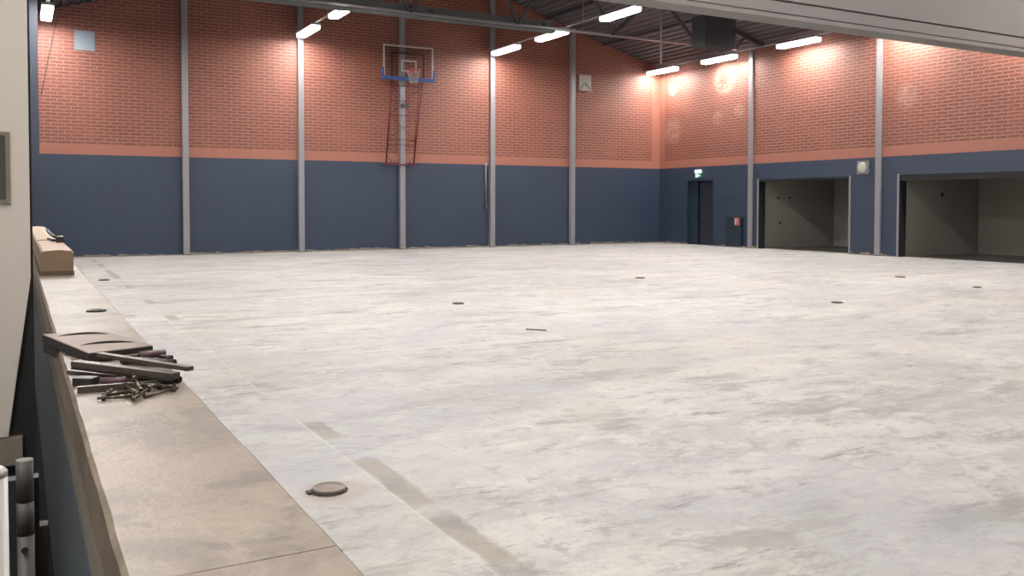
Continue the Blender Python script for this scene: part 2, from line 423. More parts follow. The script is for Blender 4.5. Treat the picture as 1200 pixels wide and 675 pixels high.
# ragged broken edge of the old floor along the walls
def rubble(name, horiz, lo, hi, at, side):
    m = MB(); t = lo; r = random.Random(name)
    while t < hi:
        w = r.uniform(.05, .35); w = min(w, hi-t); h = r.uniform(.015, .085); d = r.uniform(.03, .13)
        if w > .01:
            if horiz: m.box((t, at-d, 0), (t+w, at, h), r.choice((0, 0, 1)))
            else: m.box((at-d, t, 0), (at, t+w, h), r.choice((0, 0, 1)))
        t += w
    return struct(m.build(name, ['rubble', 'mortar'], bevel=.006))
cols = [4.354, 7.793, 11.19, 14.558, 17.9]; rcols = [22.78, 17.588, 12.4, 7.2, 2.0]
rubble('baseboard_back', True, XL+.01, XR-.01, YB-.0, 1)
m = MB(); r = random.Random(3)
for lo, hi in ((D1, YB-.15), (A1+.07, D0), (B1+.07, A0-.07), (YF+.1, B0-.07)):
    t = lo
    while t < hi-.02:
        w = min(r.uniform(.05, .35), hi-t); h = r.uniform(.015, .08); d = r.uniform(.03, .12)
        m.box((XR-d, t, 0), (XR, t+w, h), r.choice((0, 0, 1))); t += w
struct(m.build('baseboard_right', ['rubble', 'mortar'], bevel=.006))

# ------------------------------------------------------------------ wall columns
def column(x0, x1, y0, y1, z0, z1, label):
    cx, cy = (x0+x1)/2, (y0+y1)/2
    t = thing('steel_column', (cx, cy, 0), label, 'column', 'grey steel wall columns')
    m = MB(); w = .03
    m.box((x0, y0, z0), (x1, y1, z1)); m.build('shaft', 'steel', t, bevel=.008, origin=(cx, cy, 0))
    m = MB(); e = .03
    if (x1-x0) > (y1-y0): m.box((x0-e, y0-e, 0), (x1+e, y1, .02))
    else: m.box((x0-e, y0-e, 0), (x1, y1+e, .02))
    m.build('base_plate', 'truss', t, bevel=.004, origin=(cx, cy, 0))
lb = ['grey steel column on the brick wall, first from the left, beside the blue-grey vent plate',
      'grey steel column on the brick wall, between the plain bays left of the hoop, brightly lit under a lamp',
      'grey steel column on the brick wall running down behind the basketball backboard',
      'grey steel column on the back wall with the winding rod beside it',
      'grey steel column on the back wall beside the small white wall box']
for x, l in zip(cols, lb): column(x-.088, x+.088, YB-.155, YB-.0, 0, roofz(x)-.02, l)
lb = ['grey steel column on the right wall between the fire cabinet and the first storage opening',
      'grey steel column on the right wall between the two storage openings',
      'grey steel column on the right wall past the picture edge, in the second opening',
      'grey steel column on the right wall nearer than the hanging partition',
      'grey steel column on the right wall nearest the viewer']
for y, l in zip(rcols, lb):
    if 11.2 < y < 16.9: column(XR-.07, XR-.0, y-.09, y+.09, GH+.1, EAVE-.02, l)
    else: column(XR-.07, XR-.0, y-.09, y+.09, 0, EAVE-.02, l)

# ------------------------------------------------------------------ roof trusses
def make_truss(Y, label):
    t = thing('roof_truss', (XM, Y, EAVE), label, 'truss', 'steel roof trusses')
    org = (XM, Y, EAVE); zc = 6.52
    m = MB(); m.box((1.95, Y-.07, zc), (20.55, Y+.07, zc+.015)); m.box((1.95, Y-.012, zc+.015), (20.55, Y+.012, zc+.065))
    m.build('bottom_chord', 'steel', t, origin=org)
    for a, b in ((XL+.3, XM), (XM, XR-.3)):
        m = MB(); m.rod((a, Y, roofz(a)-.09), (b, Y, roofz(b)-.09), .05, sq=(.12, .14)); m.build('top_chord', 'truss', t, origin=org)
    nodes = [18.95, 15.65, 12.4, 9.15, 5.9, 2.7]
    for a, b in ((20.5, 20.95), (2.0, 1.55)):
        m = MB(); m.rod((a, Y, zc+.03), (b, Y, roofz(b)-.1), .03, sq=(.07, .07)); m.build('end_bar', 'truss', t, origin=org)
    for i, x in enumerate(nodes):
        for s in (-1, 1):
            xt = x+s*1.62
            if xt > XR-.4 or xt < XL+.4: continue
            m = MB(); m.rod((x, Y, zc+.05), (xt, Y, roofz(xt)-.12), .03, sq=(.08, .08)); m.build('web_bar', 'truss', t, origin=org)
    for x in (17.4, 4.95):
        m = MB(); m.rod((x, Y-.09, 5.85 if (x > 10 and Y > 21.9) else zc), (x, Y-.09, roofz(x)-.1), .03, n=8); m.build('hanger_rod', 'steel', t, origin=org)
    return t
make_truss(22.0, 'grey steel roof truss farthest back, crossing above the basketball backboard')
make_truss(17.59, 'grey steel roof truss, second from the back wall, above the picture top')
make_truss(12.4, 'grey steel roof truss in front of the hanging pale partition, third from the back')
make_truss(7.2, 'grey steel roof truss nearer than the hanging pale partition')
make_truss(2.0, 'grey steel roof truss nearest the viewer')
for x in (16.8, 14.5, 19.3, 11.26, 8.0, 5.7, 3.2):
    m = MB(); z = roofz(x)-.03; m.box((x-.03, YF, z-.09), (x+.03, YB-.001, z-.0))
    o = m.build('roof_purlin', 'truss')
    d = {16.8: 'crossing just above the lamp nearest the partition', 14.5: 'above the middle lighting rail', 19.3: 'low on the right slope near the right wall', 11.26: 'under the ridge', 8.0: 'on the left slope next to the ridge', 5.7: 'in the middle of the left slope', 3.2: 'lowest on the left slope'}[x]
    tag(o, 'grey roof purlin under the ribbed deck, '+d, 'purlin', 'roof purlins')

# rolled dividing curtain lying along the truss
t = thing('rolled_curtain', (7.0, 22.2, 6.6), 'long dark grey rolled dividing curtain along the far truss above the hoop', 'curtain')
m = MB(); m.prism([(22.1, 6.47), (22.3, 6.46), (22.34, 6.6), (22.3, 6.77), (22.12, 6.785), (22.08, 6.62)], 1.0, 13.7, 0); m.build('roll', 'duct', t, bevel=.02, origin=(7.0, 22.2, 6.6))
for x in (1.5, 5.5, 9.8, 13.3):
    m = MB(); m.box((x-.02, 22.02, 6.59), (x+.02, 22.1, 6.70)); m.build('bracket', 'truss', t, origin=(7.0, 22.2, 6.6))
# dark air heater hung from roof
t = thing('air_heater', (18.15, 20.6, 6.16), 'dark grey sheet metal air heater box hung under the ribbed roof on the right', 'heater')
m = MB(); m.box((17.75, 20.3, 6.16), (18.95, 20.9, 7.1)); m.build('casing', 'darkbox', t, bevel=.02, origin=(18.15, 20.6, 6.16))
m = MB()
for k in range(6): m.box((17.82, 20.28, 6.26+k*.15), (18.88, 20.3, 6.34+k*.15))
m.build('louvre', 'darkbox', t, origin=(18.15, 20.6, 6.16))
for sx in (17.9, 18.8):
    m = MB(); m.rod((sx, 20.6, 7.1), (sx, 20.6, roofz(sx)+.0), .012); m.build('hanger_rod', 'truss', t, origin=(18.15, 20.6, 6.16))

# ------------------------------------------------------------------ lamps
ZL = 6.45
def lamp_master():
    t = thing('ceiling_lamp', (0, 0, ZL), '', 'lamp', 'ceiling lamps in rows')
    o = (0, 0, ZL); Lh = .82; w = .14
    m = MB(); m.prism([(-w, ZL-.02), (w, ZL-.02), (w, ZL+.0), (w-.04, ZL+.035), (-w+.04, ZL+.035), (-w, ZL+.0)], -Lh, Lh, 1)
    m.build('housing', 'housing', t, origin=o)
    m = MB(); m.box((-w+.004, -Lh+.02, ZL-.13), (w-.004, Lh-.02, ZL-.02)); m.build('lens_side', 'glow', t, bevel=.02, origin=o)
    m = MB(); m.box((-w+.03, -Lh+.05, ZL-.137), (w-.03, Lh-.05, ZL-.1305)); m.build('diffuser', 'emit', t, origin=o)
    for s in (-1, 1):
        m = MB(); m.box((-w-.01, s*Lh-.012, ZL-.022), (w+.01, s*Lh+.012, ZL+.03)); m.build('end_cap', 'housing', t, origin=o)
    return t
rows = {.75: [26.4, 23.1, 19.7, 16.3, 12.9, 9.5, 6.1, 2.7], 7.72: [26.55, 23.35, 20.0, 16.5, 13.0, 9.6, 6.1, 2.6],
        14.46: [26.5, 23.55, 20.0, 16.5, 13.0, 9.6, 6.1, 2.6], 21.4: [26.85, 23.75, 20.15, 16.6, 13.1, 9.6, 6.1, 2.6]}
labs = {(.75, 26.4): 'square-looking glowing lamp seen end-on at the far left of the brick wall',
  (7.72, 26.55): 'glowing white lamp lower left of its neighbour, over the bright column left of the hoop',
  (7.72, 23.35): 'glowing white lamp at the picture top left of the hoop, nearer of its pair',
  (14.46, 26.5): 'small glowing white lamp over the bright column right of the hoop, farthest of its row',
  (14.46, 23.55): 'glowing white lamp in the middle of the row over the back wall centre',
  (14.46, 20.0): 'glowing white lamp near the picture top before the ribbed roof, nearest of its row',
  (21.4, 26.85): 'glowing white lamp beside the room corner, farthest in the right row',
  (21.4, 23.75): 'glowing white lamp above the round whitish mark on the right brick wall',
  (21.4, 20.15): 'glowing white lamp by the right wall, close under the hanging pale partition edge'}
lm = lamp_master(); first = True
for x, ys in rows.items():
    rn = {.75: 'left', 7.72: 'left middle', 14.46: 'right middle', 21.4: 'right'}[x]; ZR = 6.615 if x > 21 else 6.56 if x < 1 else 6.765
    for y in ys:
        o = lm if first else copy_tree(lm); first = False
        o.location = (x, y, ZR); o['label'] = labs.get((x, y), 'glowing white lamp of the %s row, out of the picture over the nearer hall' % rn)
        o['group'] = 'ceiling lamps in the %s row' % rn
    t = thing('lighting_rail', (x, 14, ZR+.035), {.75: 'thin pale rail carrying the end-on lamp at the far left', 7.72: 'thin pale rail joining the two lamps left of the hoop', 14.46: 'thin pale rail joining the three lamps over the back wall', 21.4: 'thin pale rail joining the lamps along the right wall'}[x], 'lighting rail', 'lighting rails')
    og = (x, 14, ZR+.035)
    m = MB(); m.box((x-.04, .5, ZR+.036), (x+.04, ys[0]+.4, ZR+.058)); m.build('rail', 'rail', t, origin=og)
    for y in (2.0, 7.2, 12.4, 17.59, 22.0):
        m = MB(); m.rod((x, y-.2, ZR+.058), (x, y-.2, roofz(x)+.0), .008, n=6); m.build('hanger_wire', 'rail', t, origin=og)
    if x == .75:
        m = MB(); m.rod((x, 25.6, ZR+.058), (x, 25.6, roofz(x)), .022, n=8); m.build('hanger_wire', 'rail', t, origin=og)

# ------------------------------------------------------------------ hanging partition
PY, PZ = 9.0, 4.05
t = thing('hanging_partition', (11.2, PY+.15, PZ), 'broad pale grey raised partition hanging across the upper right', 'partition')
og = (11.2, PY+.15, PZ)
z = PZ+.26
m = MB(); m.box((.62, PY+.02, PZ+.085), (21.88, PY+.3, PZ+.245)); m.build('lower_panel', 'header', t, bevel=.008, origin=og)
while z < 6.1:
    z2 = min(z+.62, 6.15)
    m = MB(); m.box((.62, PY+.0, z), (21.88, PY+.3, z2-.008)); m.build('panel', 'header', t, bevel=.008, origin=og); z = z2
m = MB(); m.box((.62, PY-.02, PZ), (21.88, PY+.32, PZ+.05)); m.box((.62, PY+.0, PZ+.05), (21.88, PY+.3, PZ+.07)); m.build('bottom_rail', 'header', t, bevel=.004, origin=og)
m = MB(); m.box((.62, PY+.04, PZ+.07), (21.88, PY+.26, 6.14)); m.build('core', 'header_trim', t, origin=og)
for x in (3, 9, 15, 20):
    m = MB(); m.rod((x, PY+.15, 6.1), (x, PY+.15, roofz(x)), .03); m.build('hanger_rod', 'truss', t, origin=og)

# ------------------------------------------------------------------ ledge coping
def coping(y0, y1, label):
    m = MB(); n = max(2, int((y1-y0)/.12)); r = random.Random(int(y1*10))
    X0, X1, Z0, Z1 = .14, XL+.003, .76, .9
    rows_ = []
    for i in range(n+1):
        y = y0+(y1-y0)*i/n; j = lambda a: r.uniform(-a, a)
        rows_.append([(X0+j(.0015), y, Z0), (X1, y, Z0), (X1+j(.0015), y, Z1-.012), (X1-.012+j(.001), y, Z1), (X0+.010+j(.0018), y, Z1), (X0+j(.0012), y, Z1-.012+j(.002))])
    vs = [p for q in rows_ for p in q]; fs = []
    for i in range(n):
        for k in range(6): fs.append((i*6+k, i*6+(k+1) % 6, (i+1)*6+(k+1) % 6, (i+1)*6+k))
    fs += [tuple(range(6)), tuple(range(n*6+5, n*6-1, -1))]
    m.add(vs, fs); o = m.build('concrete_coping', 'ledge'); tag(o, label, 'ledge', 'concrete coping slabs'); return o
coping(1.505, 24.495, 'long worn beige concrete coping slab under the iron bars and brown box')
coping(YF+.01, 1.502, 'nearest beige concrete coping slab at the bottom edge, beyond the seam')

# ------------------------------------------------------------------ long box on the ledge and the tool on it
bx0, bx1, by0, by1, bz0, bz1 = .163, .405, 8.4, 17.8, .9, 1.112
t = thing('cardboard_box', (.284, 12, .9), 'long brown cardboard box lying lengthwise on the far end of the ledge', 'box')
og = (.284, 12, .9)
m = MB()
prof = [(bx0, bz0+.035), (bx1+.004, bz0+.035), (bx1+.008, bz1-.02), (bx1-.006, bz1-.004), (.30, bz1+.006), (bx0+.02, bz1-.002), (bx0+.006, bz1-.016)]
ys = [by0, by0+.04, 10.2, 12, 14, 16, by1-.3, by1]; dz = [-.006, 0, .004, .0, .004, 0, -.004, -.02]
vs = []; fs = []
for y, d in zip(ys, dz): vs += [(x, y, zz+(d if zz > 1 else 0)) for x, zz in prof]
k = len(prof)
for i in range(len(ys)-1):
    for j in range(k): fs.append((i*k+j, i*k+(j+1) % k, (i+1)*k+(j+1) % k, (i+1)*k+j))
m.add(vs, fs[:]); m.add(vs[:k], [tuple(range(k))]); m.add(vs[-k:], [tuple(range(k))])
o = m.build('carton', ['board', 'board_top'], t, origin=og)
for p in o.data.polygons:
    if p.normal.z > .5 or p.normal.x < -.6: p.material_index = 1
m = MB(); m.box((bx0-.004, by0-.01, bz0), (bx1+.01, by1, bz0+.035)); m.build('bottom_flap', 'strip', t, bevel=.003, origin=og)
m = MB(); m.box((bx0+.02, by0-.004, bz0+.04), (bx1-.01, by0-.000, bz0+.044)); m.build('fold_seam', 'board_top', t, origin=og)
m = MB(); m.path([(bx0+.003, 10.6, 1.08), (bx0+.02, 10.62, 1.118), (.24, 10.6, 1.121), (.31, 10.55, 1.122)], .004, n=6); m.build('string', 'tape', t, origin=og)

t = thing('hand_tool', (.36, 9.8, 1.123), 'small black hand tool with a curved arm lying on the brown box', 'tool')
og = (.36, 9.8, 1.118)
m = MB(); m.prism([(.325, 1.118), (.402, 1.118), (.402, 1.165), (.392, 1.178), (.335, 1.176), (.325, 1.16)], 9.72, 9.9, 1); m.build('body', 'tool', t, bevel=.006, origin=og)
m = MB(); m.path([(.335, 9.8, 1.165), (.31, 9.95, 1.175), (.285, 10.1, 1.195), (.262, 10.25, 1.229)], .015, n=8); m.build('arm', 'tool', t, origin=og)
m = MB(); m.path([(.33, 9.78, 1.138), (.305, 9.82, 1.138), (.28, 9.92, 1.142), (.265, 10.0, 1.15)], .014, n=8); m.build('blade', 'iron', t, origin=og)
t.location.z += .006

# small ring on the ledge
t = thing('metal_ring', (.378, 5.47, .9), 'small dark iron ring plate lying flat on the ledge between box and stone plate', 'ring')
m = MB(); m.lathe([(.052, 0), (.053, .006), (.046, .011), (.03, .009), (.028, .003)], (.378, 5.47, .9), 20); m.build('rim', 'iron', t, origin=(.378, 5.47, .9))
m = MB(); m.lathe([(.0275, .0005), (.026, .006), (.01, .008)], (.378, 5.47, .9), 16); m.build('centre', 'plate', t, origin=(.378, 5.47, .9))

# ------------------------------------------------------------------ brown plate with two curved slots
P0, P1, P2, P3 = Vector((.086, 4.32)), Vector((.335, 4.30)), Vector((.462, 3.77)), Vector((.226, 3.69))
ZT, ZBm = .940, .903
def crescent(A, Bp, h, w, n=18):
    A, Bp = Vector(A), Vector(Bp); d = Bp-A; nrm = Vector((-d.y, d.x)).normalized()
    if nrm.y < 0: nrm = -nrm
    up, lo = [], []
    for i in range(n+1):
        tt = i/n; b = A+d*tt; s = math.sin(PI*tt)**.8
        up.append(b+nrm*(h*s)); lo.append(b+nrm*((h-w)*math.sin(PI*tt)))
    return up+lo[::-1][1:-1]
plate = thing('stone_plate', (.28, 4.0, .903), 'flat brown stone plate with two curved slots, overhanging the ledge edge', 'plate')
og = (.28, 4.0, .903)
m = MB(); m.prism([tuple(P0), tuple(P3), tuple(P2), tuple(P1)], ZBm, ZT, 2)
slab = m.build('slab', ['plate', 'plate_dark'], plate, origin=og)
bm = bmesh.new(); bm.from_mesh(slab.data)
bmesh.ops.bevel(bm, geom=[e for e in bm.edges if e.calc_length() > .1], offset=.003, segments=1, affect='EDGES')
bm.to_mesh(slab.data); bm.free()
for p in slab.data.polygons: p.material_index = 0 if p.normal.z > .5 else 1
cuts = []
for A, Bp, h in (((.140, 4.215), (.338, 4.185), .095), ((.205, 3.905), (.410, 3.885), .085)):
    m = MB(); m.prism([tuple(v) for v in crescent(A, Bp, h, .07)], ZT-.034, ZT+.02, 2)
    c = m.build('cutter', 'plate_dark'); cuts.append(c)
    bo = slab.modifiers.new('slot', 'BOOLEAN'); bo.operation = 'DIFFERENCE'; bo.object = c; bo.solver = 'EXACT'
bpy.context.view_layer.update()
dg = bpy.context.evaluated_depsgraph_get(); me = bpy.data.meshes.new_from_object(slab.evaluated_get(dg)); slab.modifiers.clear(); slab.data = me
for p in me.polygons: p.material_index = 0 if (p.normal.z > .5 and p.center.z > ZT-.903-.012) else 1
for c in cuts: bpy.data.objects.remove(c)
m = MB(); m.box((.16, 3.93, .9), (.20, 4.0, .9031)); m.box((.3, 4.1, .9), (.34, 4.16, .9031)); m.build('underlay', 'plate_dark', plate, origin=og)
m = MB(); m.prism([(.0875, 4.31), (.1335, 4.10), (.1335, 4.31)], .862, ZBm, 2); m.build('hooked_lip', 'plate_dark', plate, bevel=.003, origin=og)

# ------------------------------------------------------------------ bars, pipes and bolts
def item(name, cat, label, parts, group=None):
    """parts: list of (partname, MB, material)"""
    if len(parts) == 1:
        o = parts[0][1].build(name, parts[0][2], bevel=parts[0][3] if len(parts[0]) > 3 else 0); return tag(o, label, cat, group)
    base = Vector(parts[0][1].v[0]); t = thing(name, tuple(base), label, cat, group)
    for p in parts: p[1].build(p[0], p[2], t, bevel=p[3] if len(p) > 3 else 0, origin=tuple(base))
    return t
item('steel_bar', 'bar', 'thin brown steel bar, lowest left of the pile, sticking out left', [('b', MB().rod((.150, 3.50, .9075), (.30, 3.31, .9075), 0, sq=(.02, .013)), 'iron_lt', .001)], 'iron bars on the ledge')
item('square_tube', 'bar', 'thick dark square steel tube with an open grey end, nearest long piece of the pile', [('b', MB().tube((.158, 3.125, .911), (.445, 3.105, .911), 0, 0, sq=(.02, .02, .003)), 'iron_lt')], 'iron bars on the ledge')
item('steel_bar', 'bar', 'short black steel block behind the square tube in the pile', [('b', MB().rod((.163, 3.27, .914), (.218, 3.23, .914), 0, sq=(.05, .027)), 'iron', .003)], 'iron bars on the ledge')
item('iron_pipe', 'pipe', 'maroon pipe in the middle of the pile under the big flat bar', [('b', MB().tube((.232, 3.225, .913), (.34, 3.20, .913), .0125, .009), 'purple')], 'iron pipes on the ledge')
item('iron_pipe', 'pipe', 'dark brown pipe reaching right under the long bars', [('b', MB().tube((.345, 3.28, .912), (.468, 3.135, .912), .0115, .008), 'iron')], 'iron pipes on the ledge')
item('flat_bar', 'bar', 'broad long brown channel bar lying across the middle of the pile', [('top', MB().rod((.167, 3.436, .946), (.442, 3.036, .944), 0, sq=(.034, .02)), 'iron_lt', .002), ('lip', MB().rod((.157, 3.430, .931), (.432, 3.031, .929), 0, sq=(.008, .008)), 'iron', .001)], 'iron bars on the ledge')
item('flat_bar', 'bar', 'long brown flat bar on top of the pile, sticking out past the ledge', [('b', MB().rod((.247, 3.45, .968), (.482, 3.015, .967), 0, sq=(.026, .014)), 'iron_lt', .001)], 'iron bars on the ledge')
item('iron_pipe', 'pipe', 'dark iron pipe at the right rear of the pile with an open round end', [('b', MB().tube((.335, 3.61, .916), (.497, 3.45, .916), .0145, .010), 'iron')], 'iron pipes on the ledge')
item('iron_pipe', 'pipe', 'purplish pipe behind the pile beside the stone plate', [('sleeve', MB().tube((.405, 3.715, .914), (.503, 3.725, .914), .0135, .0105), 'purple'), ('core', MB().rod((.345, 3.685, .914), (.41, 3.714, .914), .0075), 'brass')], 'iron pipes on the ledge')
item('iron_pipe', 'pipe', 'short dark pipe stub at the right tip of the pile', [('b', MB().tube((.470, 3.62, .912), (.508, 3.59, .912), .0115, .008), 'iron')], 'iron pipes on the ledge')
def bolt(a, b, label, r=.0046):
    a, b = Vector(a), Vector(b); d = (b-a).normalized(); L = (b-a).length
    t = thing('anchor_bolt', tuple(a), label, 'bolt', 'anchor bolts on the ledge')
    m = MB(); m.rod(a, b, r*.8, n=10)
    k = 0
    while k < L*.45: m.rod(a+d*k, a+d*(k+.0016), r*.98, n=10); k += .0034
    m.build('shank', 'brass', t, origin=a)
    m = MB(); m.rod(a+d*.012, a+d*.022, r*2.0, n=6, smooth=False); m.build('nut', 'iron', t, origin=a)
    m = MB(); m.rod(a+d*.0225, a+d*.0245, r*2.3, n=16); m.build('washer', 'iron_lt', t, origin=a)
    m = MB(); m.rod(b-d*.05, b, r*1.25, n=12); m.rod(b-d*.001, b+d*.008, r*1.6, n=12); m.build('sleeve', 'brass', t, origin=a)
bolt((.203, 2.965, .9095), (.300, 2.962, .9075), 'yellowish anchor bolt nearest the viewer, its dark nut to the left')
bolt((.222, 3.012, .9095), (.286, 3.03, .9075), 'short anchor bolt lying just behind the nearest one')
bolt((.235, 3.065, .9095), (.335, 3.005, .9075), 'anchor bolt lying flat across the bolt heap, behind the short one')
bolt((.318, 3.075, .946), (.326, 2.96, .924), 'anchor bolt leaning upright on top of the heap, shiny tip')
bolt((.442, 3.012, .9095), (.34, 2.94, .9075), 'long anchor bolt pointing to the right end of the heap')
bolt((.285, 3.06, .928), (.315, 2.93, .919), 'anchor bolt crossing the heap towards the viewer on the left')
bolt((.40, 3.02, .919), (.345, 3.065, .919), 'anchor bolt at the back right of the heap against the square tube')
bolt((.362, 2.99, .926), (.30, 2.90, .911), 'anchor bolt lying over the others in the middle of the heap')
bolt((.375, 3.06, .9095), (.435, 3.055, .9075), 'anchor bolt half hidden at the right under the long one')

# ------------------------------------------------------------------ floor sockets
def cap(x, y, r, label, big=False):
    t = thing('floor_socket_cap', (x, y, 0), label, 'floor cap', 'round metal caps set in the floor')
    og = (x, y, 0)
    if big:
        m = MB(); m.lathe([(r*.98, 0), (r, .012), (r*.985, .02), (r*.93, .023), (r*.9, .017), (r*.5, .018), (r*.1, .019)], og, 40); m.build('lid', 'cap', t, origin=og)
        m = MB(); m.lathe([(r*1.1, 0), (r*1.12, .004), (r*1.04, .006), (r*1.0, .002)], og, 40); m.build('collar', 'cap_dark', t, origin=og)
        m = MB(); m.box((x-r*1.32, y-.02, 0), (x-r*1.05, y+.03, .012)); m.build('latch', 'cap_dark', t, bevel=.003, origin=og)
    else:
        m = MB(); m.lathe([(r, 0), (r, .012), (r*.9, .018), (r*.3, .019)], og, 24); m.build('lid', 'cap_dark', t, origin=og)
        m = MB(); m.lathe([(r*1.15, 0), (r*1.15, .004), (r*1.02, .005)], og, 24); m.build('collar', 'cap', t, origin=og)
cap(1.405, 4.505, .088, 'round brown metal lid standing proud of the floor beside the ledge', True)
cap(5.79, 12.1, .085, 'small dark round cap in the floor, left of the middle below the hoop')
cap(11.05, 14.54, .095, 'small dark round cap in the middle distance towards the room corner')
cap(10.91, 9.44, .085, 'small dark round cap in the floor right of centre, nearest of the right-hand ones')
cap(15.89, 12.14, .1, 'small dark round cap in the floor in front of the right storage opening')
cap(1.47, 19.18, .1, 'small dark round cap far back beside the ledge, right of the brown box')
cap(15.15, 9.97, .07, 'small faint round cap in the floor at the far right')
m = MB(); m.path([(5.3, 9.2, .005), (5.36, 9.12, .006), (5.42, 9.05, .005), (5.46, 9.0, .005)], .009, n=6)
tag(m.build('floor_crack_strip', 'cap_dark'), 'short dark scrap of metal strip on the floor left of the centre', 'scrap')

# ------------------------------------------------------------------ basketball hoop with folded frame
t = thing('basketball_hoop', (11.2, 27.2, 2.83), 'glass basketball hoop with blue padding raised on a red folding wall frame', 'basketball hoop')
og = (11.2, 27.2, 2.83)
bl, br, bb, bt_, by = 10.356, 12.104, 5.58, 6.655, 27.2
m = MB(); m.box((bl+.01, by-.008, bb+.01), (br-.01, by+.008, bt_-.01)); bd = m.build('backboard', 'glass', t, origin=og)
m = MB(); w = .05
m.box((bl, by-.02, bt_-w), (br, by+.014, bt_)); m.box((bl, by-.02, bb), (bl+w, by+.014, bt_-w)); m.box((br-w, by-.02, bb), (br, by+.014, bt_-w)); m.box((bl+w, by-.02, bb), (br-w, by+.014, bb+w))
m.build('white_border', 'white', t, origin=og)
m = MB(); a, b2, c, d = 10.97, 11.51, 5.81, 6.19
m.box((a, by-.018, c), (b2, by-.009, c+w)); m.box((a, by-.018, d-w), (b2, by-.009, d)); m.box((a, by-.018, c+w), (a+w, by-.009, d-w)); m.box((b2-w, by-.018, c+w), (b2, by-.009, d-w))
m.build('target_square', 'white', t, origin=og)
m = MB(); m.prism([(bl-.05, bb-.06), (br+.05, bb-.06), (br+.05, bb+.34), (br-.005, bb+.34), (br-.02, bb+.06), (bl+.02, bb+.06), (bl+.005, bb+.34), (bl-.05, bb+.34)], by-.05, by+.05, 1)
m.build('padding', 'padding', t, bevel=.012, origin=og)
m = MB()
m.rod((10.68, by+.07, bb), (10.68, by+.07, 6.46), .022, n=8); m.rod((11.80, by+.07, bb), (11.80, by+.07, 6.46), .022, n=8); m.rod((10.68, by+.07, 6.42), (11.80, by+.07, 6.42), .022, n=8)
m.build('rear_frame', 'cable', t, origin=og)
rx, rz, ry = 11.24, 5.83, by-.40
ring = MB(); ring.path([(rx+.225*math.cos(2*PI*i/32), ry+.225*math.sin(2*PI*i/32), rz) for i in range(32)], .016, n=8, closed=True)
ring.box((rx-.1, ry+.2, rz-.09), (rx+.1, by-.02, rz+.01)); ro = ring.build('ring', 'ring', t, origin=og)
m = MB()
for lv in range(5):
    z0 = rz-.015-lv*.085; z1 = z0-.085; r0 = .22-.022*lv; r1 = .22-.022*(lv+1)
    for i in range(12):
        a0 = 2*PI*(i+.5*(lv % 2))/12; 
        for s in (-.5, .5):
            a1 = a0+2*PI*s/12; m.rod((rx+r0*math.cos(a0), ry+r0*math.sin(a0), z0), (rx+r1*math.cos(a1), ry+r1*math.sin(a1), z1), .005, n=5)
net = m.build('net', 'net', t, origin=og)
# folded frame: two slightly leaning ladders of red tube
def fp(side, k, zz):
    f = (zz-2.83)/(5.58-2.83)
    if side == 0: x = 10.58+(.09)*f
    else: x = 11.56+(.20)*f
    y = 27.58-(.30)*f
    off = (.13*f+.02) if k else 0
    return (x+(off if side == 0 else -off)*.6, y+.0+(.06 if k else 0)*f, zz)
for side in (0, 1):
    for k in (0, 1):
        m = MB(); m.rod(fp(side, k, 2.83), fp(side, k, 5.58), .022 if k == 0 else .016, n=8); m.build('frame_rail', 'red', t, origin=og)
m = MB()
for zz in (2.83,): m.rod((10.46, 27.585, zz-.02), (11.68, 27.585, zz-.02), .025, n=8)
m.build('foot_bar', 'red', t, origin=og)
for zz in (3.45, 3.62, 4.4, 4.87, 5.36):
    m = MB(); m.rod(fp(0, 0, zz), fp(1, 0, zz), .012, n=6); m.build('cross_bar', 'red', t, origin=og)
for za, zb in ((3.62, 4.4), (4.4, 5.36)):
    for s in (0, 1):
        m = MB(); m.rod(fp(s, 0, za), fp(1-s, 0, zb), .008, n=6); m.build('brace', 'red', t, origin=og)
for s in (0, 1):
    m = MB(); q = fp(s, 0, 3.1); m.rod(q, (q[0]+(.24 if s == 0 else -.24), 27.56, 2.83), .01, n=6); m.build('knee_brace', 'red', t, origin=og)
m = MB(); m.box((11.07, 27.38, 4.68), (11.31, 27.49, 4.8)); m.build('clamp', 'truss', t, bevel=.01, origin=og)
for zz in (3.62, 5.2):
    for xx in (10.75, 11.6):
        m = MB(); m.rod((xx, fp(0, 0, zz)[1], zz), (xx, YB, zz), .014, n=8); m.build('wall_bracket', 'red', t, origin=og)

# ------------------------------------------------------------------ things on the back wall
t = thing('vent_plate', (1.71, YB, 6.05), 'square blue-grey vent plate high on the left end of the brick wall', 'vent')
og = (1.71, YB, 6.05)
m = MB(); m.box((1.45, YB-.03, 5.79), (1.975, YB, 6.345)); m.build('plate', 'vent', t, bevel=.008, origin=og)
m = MB()
for a, b2, c, d in ((1.45, 1.975, 6.32, 6.345), (1.45, 1.975, 5.79, 5.815), (1.45, 1.475, 5.815, 6.32), (1.95, 1.975, 5.815, 6.32)): m.box((a, YB-.04, c), (b2, YB-.03, d))
m.build('rim', 'spk', t, origin=og)
t = thing('wall_box', (18.48, YB, 5.98), 'small white louvred wall box high on the brick right of the last column', 'vent')
og = (18.48, YB, 5.98)
m = MB(); m.box((18.215, YB-.05, 5.70), (18.75, YB, 6.29)); m.build('back_plate', 'spk_w', t, bevel=.01, origin=og)
m = MB(); m.box((18.22, YB-.16, 5.70), (18.745, YB-.05, 5.725)); m.build('sill', 'white', t, origin=og)
m = MB()
m.prism([(18.27, 5.75), (18.48, 5.96), (18.69, 5.75), (18.69, 5.80), (18.48, 6.02), (18.27, 5.80)], YB-.08, YB-.05, 1); m.build('v_shadow', 'spk', t, origin=og)  # grey V shape stands in for the shadow on the box front
t = thing('winding_rod', (14.30, YB-.05, 1.55), 'thin grey winding rod with a crank box beside the column on the blue wall', 'winding rod')
og = (14.30, YB-.05, 1.55)
